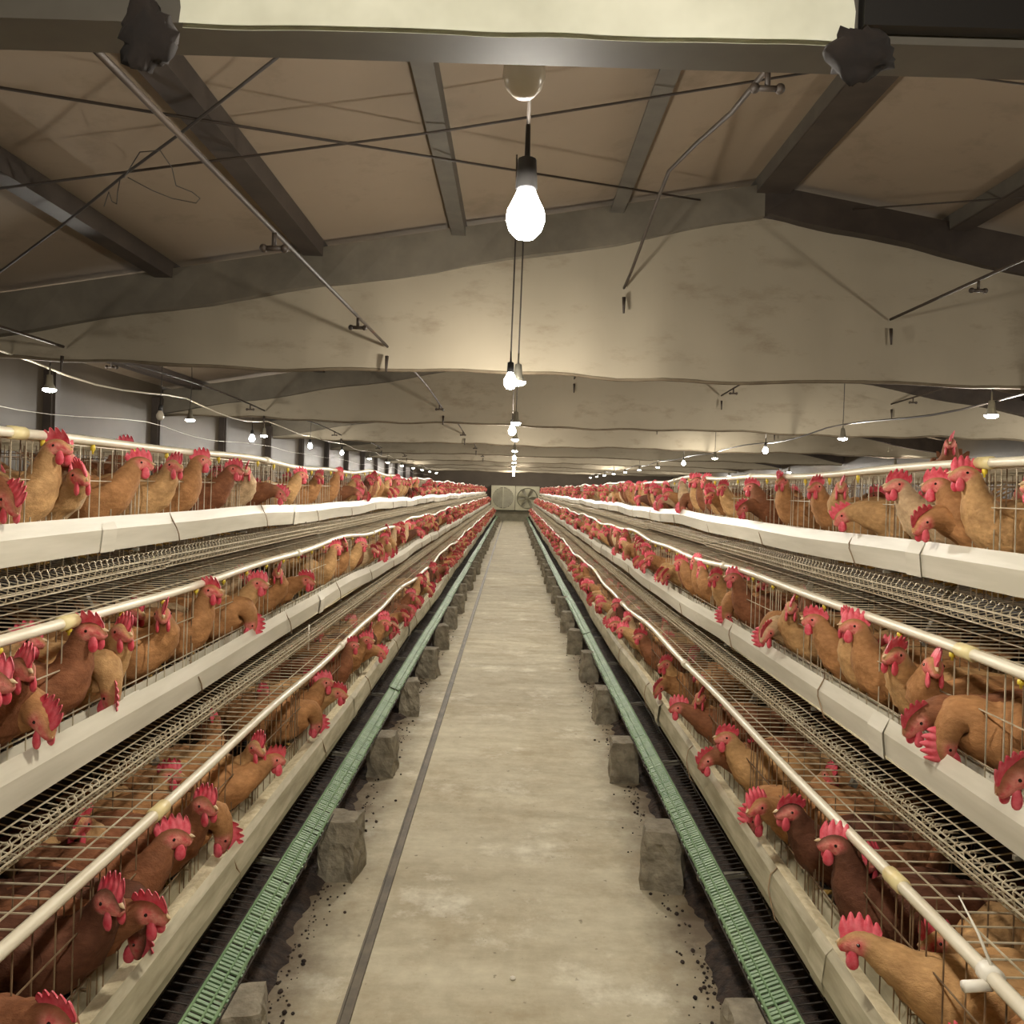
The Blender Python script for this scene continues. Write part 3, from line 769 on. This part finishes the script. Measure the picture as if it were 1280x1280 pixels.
def hen_geo(pose, yaw, lod):
    P = BODY+POSES[pose]
    sub = 4 if lod == 0 else (2 if lod == 1 else 1)
    nseg = 16 if lod == 0 else (10 if lod == 1 else 6)
    C = catmull(P, sub); N = len(C); i0 = 5*sub; i1 = 9*sub
    px, pz = P[6][0], P[6][1]
    def tw(i):
        t = min(1, max(0, (i-i0)/(i1-i0))); return yaw*t*t*(3-2*t)
    def bend(p, a):
        x, y = p[0]-px, p[1]; c, s = math.cos(a), math.sin(a)
        return Vector((px+x*c-y*s, x*s+y*c, p[2]))
    mb = MB(); vs_, fs_, cs_ = [], [], []; mi = []; skin0_ = 8
    for i, c in enumerate(C):
        a = Vector((C[min(i+1, N-1)][0]-C[max(i-1, 0)][0], 0, C[min(i+1, N-1)][1]-C[max(i-1, 0)][1])).normalized()
        nrm = Vector((-a.z, 0, a.x))
        for k in range(nseg):
            an = 2*PI*k/nseg
            p = Vector((c[0], 0, c[1]))+Vector((0, 1, 0))*(c[2]*math.cos(an))+nrm*(c[3]*math.sin(an))
            if lod < 2 and sub < i < skin0_*sub: p += (p-Vector((c[0], 0, c[1])))*(.16*noise.noise(Vector((p.x*22, p.y*30+yaw, p.z*30)))+.10*noise.noise(Vector((p.x*55, p.y*70, p.z*70))))
            vs_.append(bend(p, tw(i)))
            v = c[4]*(1+.16*math.sin(an)*(-1 if i < i0 else 0)+.22*noise.noise(Vector((p.x*14, p.y*18+yaw*3, p.z*18))))
            g = min(1, max(0, (i/sub-8.9)/.55)); g *= min(1, max(0, (.85-math.sin(an))/.45))
            cs_.append((v, v, v, 1-g))
    faces_f, faces_s = [], []
    skin0 = int(9.35*sub) if lod < 2 else 9
    for i in range(N-1):
        for k in range(nseg):
            k2 = (k+1) % nseg
            f = (i*nseg+k, i*nseg+k2, (i+1)*nseg+k2, (i+1)*nseg+k)
            an = 2*PI*(k+.5)/nseg
            faces_f.append(f)
    cap = [tuple(range(nseg-1, -1, -1)), tuple((N-1)*nseg+k for k in range(nseg))]
    mb.add(vs_, faces_f+[cap[0]], 0, True, cs_)
    o = 0
    for f in faces_s+[cap[1]]: mb.f.append(f); mb.m.append(1); mb.sm.append(True)
    # tail fan
    if lod < 2:
        for k in range(-2, 3):
            q0 = Vector((-.29, .012*k, .225)); tip = Vector((-.40-.01*(2-abs(k)), .030*k, .315-.012*abs(k)))
            sv = Vector((.006, .016, -.004)); m_ = q0.lerp(tip, .6)
            mb.add([q0-sv*.6, q0+sv*.6, m_+sv, tip+sv*.3, tip-sv*.3, m_-sv, m_+Vector((-.006, 0, .006)), q0+Vector((0, 0, .01))], [(0, 1, 7), (1, 2, 6, 7), (2, 3, 6), (3, 4, 6), (4, 5, 6), (5, 0, 7, 6)], 0, True, [(.62, .6, .58)]*8)
        for s in (-1, 1):                      # folded wings and legs
            n_, m_ = (12, 8) if lod == 0 else (8, 5)
            w0 = len(mb.v); mb.ball((-.165, s*.066, .192), (.115, .020, .058), n_, m_, 0, (.86, .83, .8))
            for j in range(w0, len(mb.v)):
                x, y, z = mb.v[j]; u = (-.05-x)/.23
                mb.v[j] = (x-.02*max(0, u-.6), y-s*.03*max(0, u-.5)-s*.012*max(0, .3-u), z+.02*max(0, u-.4)-.02*max(0, u-.6)*(z > .19))
            mb.tube([(-.13, s*.036, .12), (-.14, s*.038, .075), (-.12, s*.038, .018)], [.018, .008, .006], 6, 2)
            for t in (-.5, 0, .5): mb.tube([(-.12, s*.038, .016), (-.12+.05*math.cos(t), s*.038+.05*math.sin(t), .006)], [.0055, .003], 5, 2)
    ih = int(9.5*sub) if lod < 2 else 9
    c = C[ih]; c2 = C[min(ih+1, N-1)]; c1 = C[ih-1]
    f0 = Vector((c2[0]-c1[0], 0, c2[1]-c1[1])).normalized(); u0 = Vector((-f0.z, 0, f0.x)); s0 = Vector((0, 1, 0))
    hp = Vector((c[0], 0, c[1]))
    B = lambda f, s, u: bend(hp+f0*f+s0*s+u0*u, yaw)
    # comb
    comb = MB(); nc = {0: 27, 1: 13, 2: 7}[lod]; nr = {0: 4, 1: 3, 2: 2}[lod]
    spikes = 5 if lod < 2 else 3
    lean = .35*(1 if (pose in ('alert', 'low')) else -1)
    for sgn in (1, -1):
        pts = []
        for r_ in range(nr):
            v = r_/(nr-1)
            for i in range(nc):
                t = i/(nc-1); fx = .037-.070*t
                hh = (.023+.018*abs(math.sin(spikes*PI*t*.98+.15))**.8)*(.35+.65*math.sin(PI*min(1, max(0, .08+.88*t)))**.6)
                up = .011-.35*max(0, t-.75)*.05+hh*v-.010*max(0, .12-t)*8
                th = .0048*(1-.75*v)*(1 if 0 < i < nc-1 else .4)
                pts.append(B(fx-.008*v*(t-.3), sgn*th+lean*hh*v*v, up))
        comb.grid(pts, nc, nr)
    L = nc*nr
    rim = [(nr-1)*nc+i for i in range(nc)]
    for i in range(nc-1): comb.f.append((rim[i], rim[i+1], L+rim[i+1], L+rim[i])); comb.m.append(0); comb.sm.append(True)
    for e in (0, nc-1):
        for r_ in range(nr-1): comb.f.append((r_*nc+e, (r_+1)*nc+e, L+(r_+1)*nc+e, L+r_*nc+e)); comb.m.append(0); comb.sm.append(True)
    # wattles
    wat = MB(); n_, m_ = {0: (10, 8), 1: (6, 5), 2: (4, 3)}[lod]
    down = Vector((0, 0, -1))
    for s in (-1, 1):
        w0 = len(wat.v); wat.ball((0, 0, 0), (1, 1, 1), n_, m_)
        for j in range(w0, len(wat.v)):
            x, y, z = wat.v[j]; r_ = .6+.4*(.5-z*.5)
            base = B(.016, s*.010, -.014); g = bend(Vector((px, 0, 0))+f0*1, yaw)-bend(Vector((px, 0, 0)), yaw)
            sd_ = bend(Vector((px, 1, 0)), yaw)-bend(Vector((px, 0, 0)), yaw)
            g = Vector((g.x, g.y, 0)); g = g.normalized() if g.length > .2 else Vector((1, 0, 0))
            wat.v[j] = tuple(base+g*(x*.0145*r_)+sd_*(y*.0065*r_+s*.004)+Vector((0, 0, z*.0195-.014)))
    # beak
    bk = MB(); nb = {0: 10, 1: 6, 2: 4}[lod]
    e0 = .024
    for up, ln, rr in ((.001, .023, .0078), (-.005, .015, .006)):
        vs_ = []; st = 4 if lod == 0 else 2
        for j in range(st+1):
            t = j/st; r_ = rr*(1-t)**.7+.0006
            for k in range(nb):
                an = 2*PI*k/nb; vs_.append(B(e0+ln*t, r_*math.cos(an)*.85, up-.007*t*t+r_*math.sin(an)))
        bk.add(vs_, [(j*nb+k, j*nb+(k+1) % nb, (j+1)*nb+(k+1) % nb, (j+1)*nb+k) for j in range(st) for k in range(nb)]+[tuple(st*nb+k for k in range(nb))], 0, True)
    eyes = []
    if lod == 0:
        for s in (-1, 1):
            e = MB(); e.ball(B(.005, s*.0198, .004), .0036, 8, 6); eyes.append(e)
    return mb, comb, wat, bk, eyes
YAWS = {'alert': (-70, -35, 0, 30, 65), 'crane': (-60, -15, 40), 'lean': (-40, -10, 30), 'low': (-30, 10, 35), 'peck': (-20, 20)}
NEAR = {}; MID = {}; FAR = {}
for ps, yl in YAWS.items():
    for yw in yl:
        g = hen_geo(ps, math.radians(yw), 0)
        NEAR[(ps, yw)] = [('body', g[0].mesh('body', [M['feather'], M['face'], M['leg']], 'plumage')), ('comb', g[1].mesh('comb', M['comb'])), ('wattles', g[2].mesh('wattles', M['comb'])),
                          ('beak', g[3].mesh('beak', M['beak']))]+[('eye', e.mesh('eye', M['eye'])) for e in g[4]]
        g = hen_geo(ps, math.radians(yw), 1)
        mb = g[0]
        mb.add(g[1].v, g[1].f, 3, True); mb.add(g[2].v, g[2].f, 3, True); mb.add(g[3].v, g[3].f, 4, True)
        MID[(ps, yw)] = mb.mesh('hen', [M['feather'], M['face'], M['leg'], M['comb'], M['beak']], 'plumage')
        g = hen_geo(ps, math.radians(yw), 2); mb = g[0]
        mb.add(g[1].v, g[1].f, 3, True); mb.add(g[2].v, g[2].f, 3, True); mb.add(g[3].v, g[3].f, 4, True)
        FAR[(ps, yw)] = mb
TINT = {'tan': srgb(204,164,114), 'ginger': srgb(186,138,92), 'brown': srgb(150,100,70), 'dark brown': srgb(108,70,52), 'pale': srgb(216,188,150)}
HEADX = {'alert': .06, 'crane': .045, 'lean': .12, 'low': .11, 'peck': .055}
hens = []      # (side, tier, y, pose, yaw, tint, back offset, body yaw, dz, scale)
def hand(side, t, lst):
    out = []
    for (px, ps, yw, tn, by) in lst:
        X = XR[t]+FR-HEADX[ps]
        zz = {'alert': .292, 'crane': .32, 'lean': .245, 'low': .19, 'peck': .14}[ps]
        d = 2.0
        for _ in range(12):                    # depth at which that head shows at column px
            zc = (ZR[t]-.13+zz-H)              # height against the eye
            xi = (side*X*math.cos(ROLL)+zc*math.sin(ROLL))/d*FPX+VPX
            d *= (xi-VPX)/(px-VPX)
        out.append(d); hens.append([side, t, d, ps, yw, tn, 0.0, by, 0.0, 1.0])
    return max(out)
E = {}
E[(-1,0)] = hand(-1, 0, [(15, 'low', 10, 'brown', 10), (95, 'lean', -10, 'brown', -6), (150, 'alert', -35, 'dark brown', 5), (180, 'peck', -20, 'dark brown', 0), (200, 'lean', -10, 'brown', 0), (214, 'alert', 30, 'brown', -12),
      (262, 'alert', -35, 'brown', 10), (277, 'peck', 20, 'ginger', 0), (332, 'alert', -35, 'tan', -8), (347, 'lean', 30, 'ginger', 10), (395, 'peck', 20, 'ginger', 12), (405, 'alert', 30, 'ginger', 0), (428, 'lean', -10, 'tan', 0), (440, 'crane', 40, 'brown', 0), (458, 'alert', 0, 'ginger', 0), (476, 'low', 10, 'ginger', 0)])
E[(1,0)] = hand(1, 0, [(1150, 'lean', 30, 'ginger', 6), (1075, 'lean', -10, 'tan', -12), (1047, 'crane', -15, 'dark brown', 0), (985, 'alert', 0, 'dark brown', 10), (930, 'lean', 30, 'ginger', 0), (945, 'peck', -20, 'ginger', 0), (908, 'alert', 0, 'tan', 0),
      (880, 'low', 10, 'brown', 0), (862, 'alert', 65, 'ginger', 0), (846, 'lean', -10, 'brown', 0), (828, 'alert', 30, 'tan', 0), (815, 'low', 35, 'ginger', 0), (800, 'alert', 0, 'brown', 0)])
E[(-1,1)] = hand(-1, 1, [(-10, 'alert', 0, 'brown', 0), (45, 'alert', -35, 'brown', 0), (82, 'low', -30, 'ginger', 0), (112, 'crane', -15, 'brown', 12), (148, 'peck', -20, 'tan', -10), (165, 'alert', -35, 'tan', 0), (226, 'alert', -70, 'ginger', 6), (266, 'crane', -15, 'ginger', 0), (312, 'peck', 20, 'ginger', 0), (322, 'alert', 0, 'tan', 0),
      (362, 'alert', -70, 'ginger', 0), (388, 'lean', -10, 'ginger', 0), (420, 'crane', 40, 'tan', 0), (436, 'crane', -60, 'ginger', 0), (452, 'alert', 30, 'tan', 0)])
E[(1,1)] = hand(1, 1, [(1255, 'low', 10, 'brown', 0), (1180, 'peck', 20, 'ginger', -10), (1138, 'low', 10, 'brown', 0), (1132, 'alert', 65, 'ginger', 8), (1108, 'alert', 30, 'tan', 0), (1070, 'crane', -15, 'ginger', 0), (1052, 'crane', 40, 'tan', 0), (1020, 'alert', -35, 'ginger', 0), (972, 'alert', 65, 'tan', 0), (958, 'peck', -20, 'ginger', 0), (945, 'low', 35, 'pale', 0),
      (918, 'crane', -15, 'brown', 0), (906, 'peck', 20, 'ginger', 0), (890, 'alert', 30, 'tan', 0), (872, 'alert', -70, 'ginger', 0)])
E[(-1,2)] = hand(-1, 2, [(-30, 'alert', 0, 'tan', 0), (38, 'low', -30, 'brown', 0), (72, 'crane', -15, 'tan', 10), (112, 'alert', -70, 'pale', 0), (132, 'lean', -40, 'tan', 0), (172, 'alert', 30, 'ginger', 0), (222, 'alert', -35, 'tan', 10), (250, 'crane', 40, 'ginger', 0), (292, 'alert', 0, 'brown', 0), (322, 'alert', -70, 'pale', 0), (350, 'low', 10, 'brown', 0), (376, 'alert', 30, 'tan', 0), (402, 'alert', -35, 'ginger', 0), (424, 'crane', 40, 'ginger', 0), (448, 'low', 10, 'brown', 0)])
E[(1,2)] = hand(1, 2, [(1300, 'alert', 0, 'tan', 0), (1208, 'crane', -15, 'tan', 8), (1176, 'alert', -35, 'ginger', 0), (1148, 'low', 10, 'ginger', 0), (1122, 'alert', 0, 'pale', 0), (1056, 'low', -30, 'tan', 0), (1034, 'alert', 65, 'tan', 0), (1014, 'alert', 30, 'ginger', 0), (972, 'crane', 40, 'ginger', 0), (940, 'alert', -35, 'brown', 0), (926, 'low', 10, 'brown', 0), (900, 'alert', 30, 'tan', 0), (880, 'lean', 30, 'ginger', 0)])
PK = list(NEAR.keys())
WT = {'alert': 3, 'crane': 2, 'lean': 2, 'low': 1.6, 'peck': 1.4}
for (side, t), e in E.items():
    y = e+.17
    while y < 33.3:
        k = R.choices(PK, [WT[p[0]]/len(YAWS[p[0]]) for p in PK])[0]
        hens.append([side, t, y, k[0], k[1], R.choices(list(TINT), (5, 5, 4, 1.2, 1.6))[0], R.uniform(-.012, .012), R.uniform(-16, 16), 0, R.uniform(.94, 1.05)])
        y += R.uniform(.135, .215)
    y = 1.5+.25*t+R.uniform(0, .2)                       # birds standing further back inside the cages
    while y < 14:
        k = R.choice([p for p in PK if p[0] in ('alert', 'lean', 'low')])
        hens.append([side, t, y, k[0], k[1], R.choices(list(TINT), (5, 4, 3, 1, 2))[0], -.17-R.uniform(0, .06), R.uniform(-70, 70), -.005, R.uniform(.9, .98)])
        y += R.uniform(.32, .55)
hens.sort(key=lambda h: h[2])
count = {}
PHR = {'alert': 'head up', 'crane': 'neck stretched tall', 'lean': 'leaning out over the trough', 'low': 'head lowered over the trough', 'peck': 'pecking in the trough'}
NIND = 297
fm = {'v': [], 'f': [], 'm': [], 'pl': [], 'ti': []}
def plant(h, label, group, near, loc, rz):
    key = (h[3], h[4]); c = TINT[h[5]]
    if near:
        root = empty('hen', loc, rz); root.scale = (h[9],)*3
        for nm, me in NEAR[key]:
            o = link(nm, me, root); o.color = c
    else:
        root = link('hen', MID[key]); root.location = loc; root.rotation_euler = (0, 0, rz); root.scale = (h[9],)*3; root.color = c
    tag(root, label, 'hen', group); return root
for n_, h in enumerate(hens):
    side, t, y, ps, yw, tn, bx, by, dz, sc_ = h
    base, rz = place(side, t)
    sx = 1 if side < 0 else -1
    loc = Vector((base.x+sx*bx, y, base.z+dz+wavez(side, t, y, .3)-.004)); rot = rz+math.radians(by)
    sd = 'left' if side < 0 else 'right'
    if n_ < NIND:
        front = bx > -.1
        hx = base.x+sx*(bx+HEADX[ps]); hz = base.z-H+{'alert': .292, 'crane': .32, 'lean': .245, 'low': .19, 'peck': .14}[ps]
        ppx = VPX+FPX*(hx*math.cos(ROLL)+hz*math.sin(ROLL))/y; ppy = VPY+FPX*(hx*math.sin(ROLL)-hz*math.cos(ROLL))/y
        seen = -5 < ppx < 1285 and ppy < 1290
        i = count.get((side, t, front), 0); count[(side, t, front)] = i+(1 if seen else 0)
        if not seen: lb = '%s hen cut off by the picture edge, %s %s tier, %s' % (tn, TN[t], sd, PHR[ps] if front else 'standing back inside the cage')
        elif i < 16: lb = '%s hen %s, %s %s in %s %s tier' % (tn, PHR[ps] if front else 'standing back inside cage', ORD[i], 'front bird' if front else 'such bird', TN[t], sd)
        else: lb = 'small red combed brown hen further along the %s tier on the %s' % (TN[t], sd)
        plant(h, lb, 'hens in the %s tier on the %s' % (TN[t], sd), y < 5.2, loc, rot)
    else:
        mb = FAR[(ps, yw)]; c, s = math.cos(rot), math.sin(rot); o = len(fm['v'])
        for v in mb.v: fm['v'].append((loc.x+(v[0]*c-v[1]*s), loc.y+(v[0]*s+v[1]*c), loc.z+v[2]))
        fm['f'] += [tuple(i+o for i in f) for f in mb.f]; fm['m'] += mb.m
        for cc in mb.c:
            k = cc if isinstance(cc, float) else cc[0]; fm['pl'] += [k, k, k, cc[3] if not isinstance(cc, float) and len(cc) > 3 else 1]; fm['ti'] += list(TINT[tn])
# three birds seen above the upper pipes
for (px, py, X, tn, side, ps, yw) in ((142, 556, -1.72, 'brown', -1, 'crane', 40), (880, 598, 1.74, 'brown', 1, 'crane', -15), (1188, 562, 1.72, 'brown', 1, 'alert', 0)):
    p = at_X(px, py, X)
    base, rz = place(side, 2)
    h = [side, 2, p.y, ps, yw, tn, 0, 0, 0, 1.0]
    plant(h, 'brown hen rising above the upper pipe, %s' % ('by the left wall panels' if side < 0 else 'small and distant on the right' if px < 1000 else 'large on the right'), None, True, Vector((p.x, p.y, p.z-(.275 if px > 1000 else .325))), rz+(PI/3 if px > 1000 else 0))
me = bpy.data.meshes.new('distant_hens'); me.from_pydata(fm['v'], [], fm['f'])
for m in (M['feather_far'], M['face'], M['leg'], M['comb'], M['beak']): me.materials.append(m)
me.polygons.foreach_set('material_index', fm['m']); me.polygons.foreach_set('use_smooth', [True]*len(fm['f']))
for nm, k in (('plumage', 'pl'), ('tint', 'ti')):
    a = me.attributes.new(nm, 'FLOAT_COLOR', 'POINT'); a.data.foreach_set('color', fm[k])
tag(link('distant_hens', me), 'dense mass of distant red combed hens along all tiers', 'hens', None, 'stuff')

# ------------------------------------------------------------------ small things
q = MB(); q.tube([(0, 0, 0), (0, 0, .115)], .0035, 6); o = q.build('white_rod', M['white']); p = at_X(385, 822, -.90); o.location = (p.x, p.y, ZR[0]+.213)
tag(o, 'thin white rod standing on the lower left cage roof', 'rod')
base, rz = place(1, 0)
root = empty('cable_tie', (base.x-.014, 1.27, base.z+.345))
q = MB(); q.tube([(0, -.014, 0), (0, .014, 0)], .017, 12); q.build('band', M['white'], root)
q = MB(); q.tube([(.0, .0, .016), (-.004, .03, .05), (-.02, .06, .095)], [.003, .0025, .001], 5); q.build('tail', M['white'], root)
q = MB(); q.tube([(-.005, -.01, -.01), (-.05, -.012, -.012)], .009, 8); q.build('stub', M['white'], root)
tag(root, 'white cable tie with loose tail on the lower right drinking pipe', 'cable tie')
q = MB(); q.ball((0, 0, .006), (.009, .005, .006), 8, 6); o = q.build('plaster_chip', M['white']); p = at_d(641, 1225, H*1000/613); o.location = (p.x, p.y, 0)
tag(o, 'tiny white chip lying on the aisle floor', 'chip')
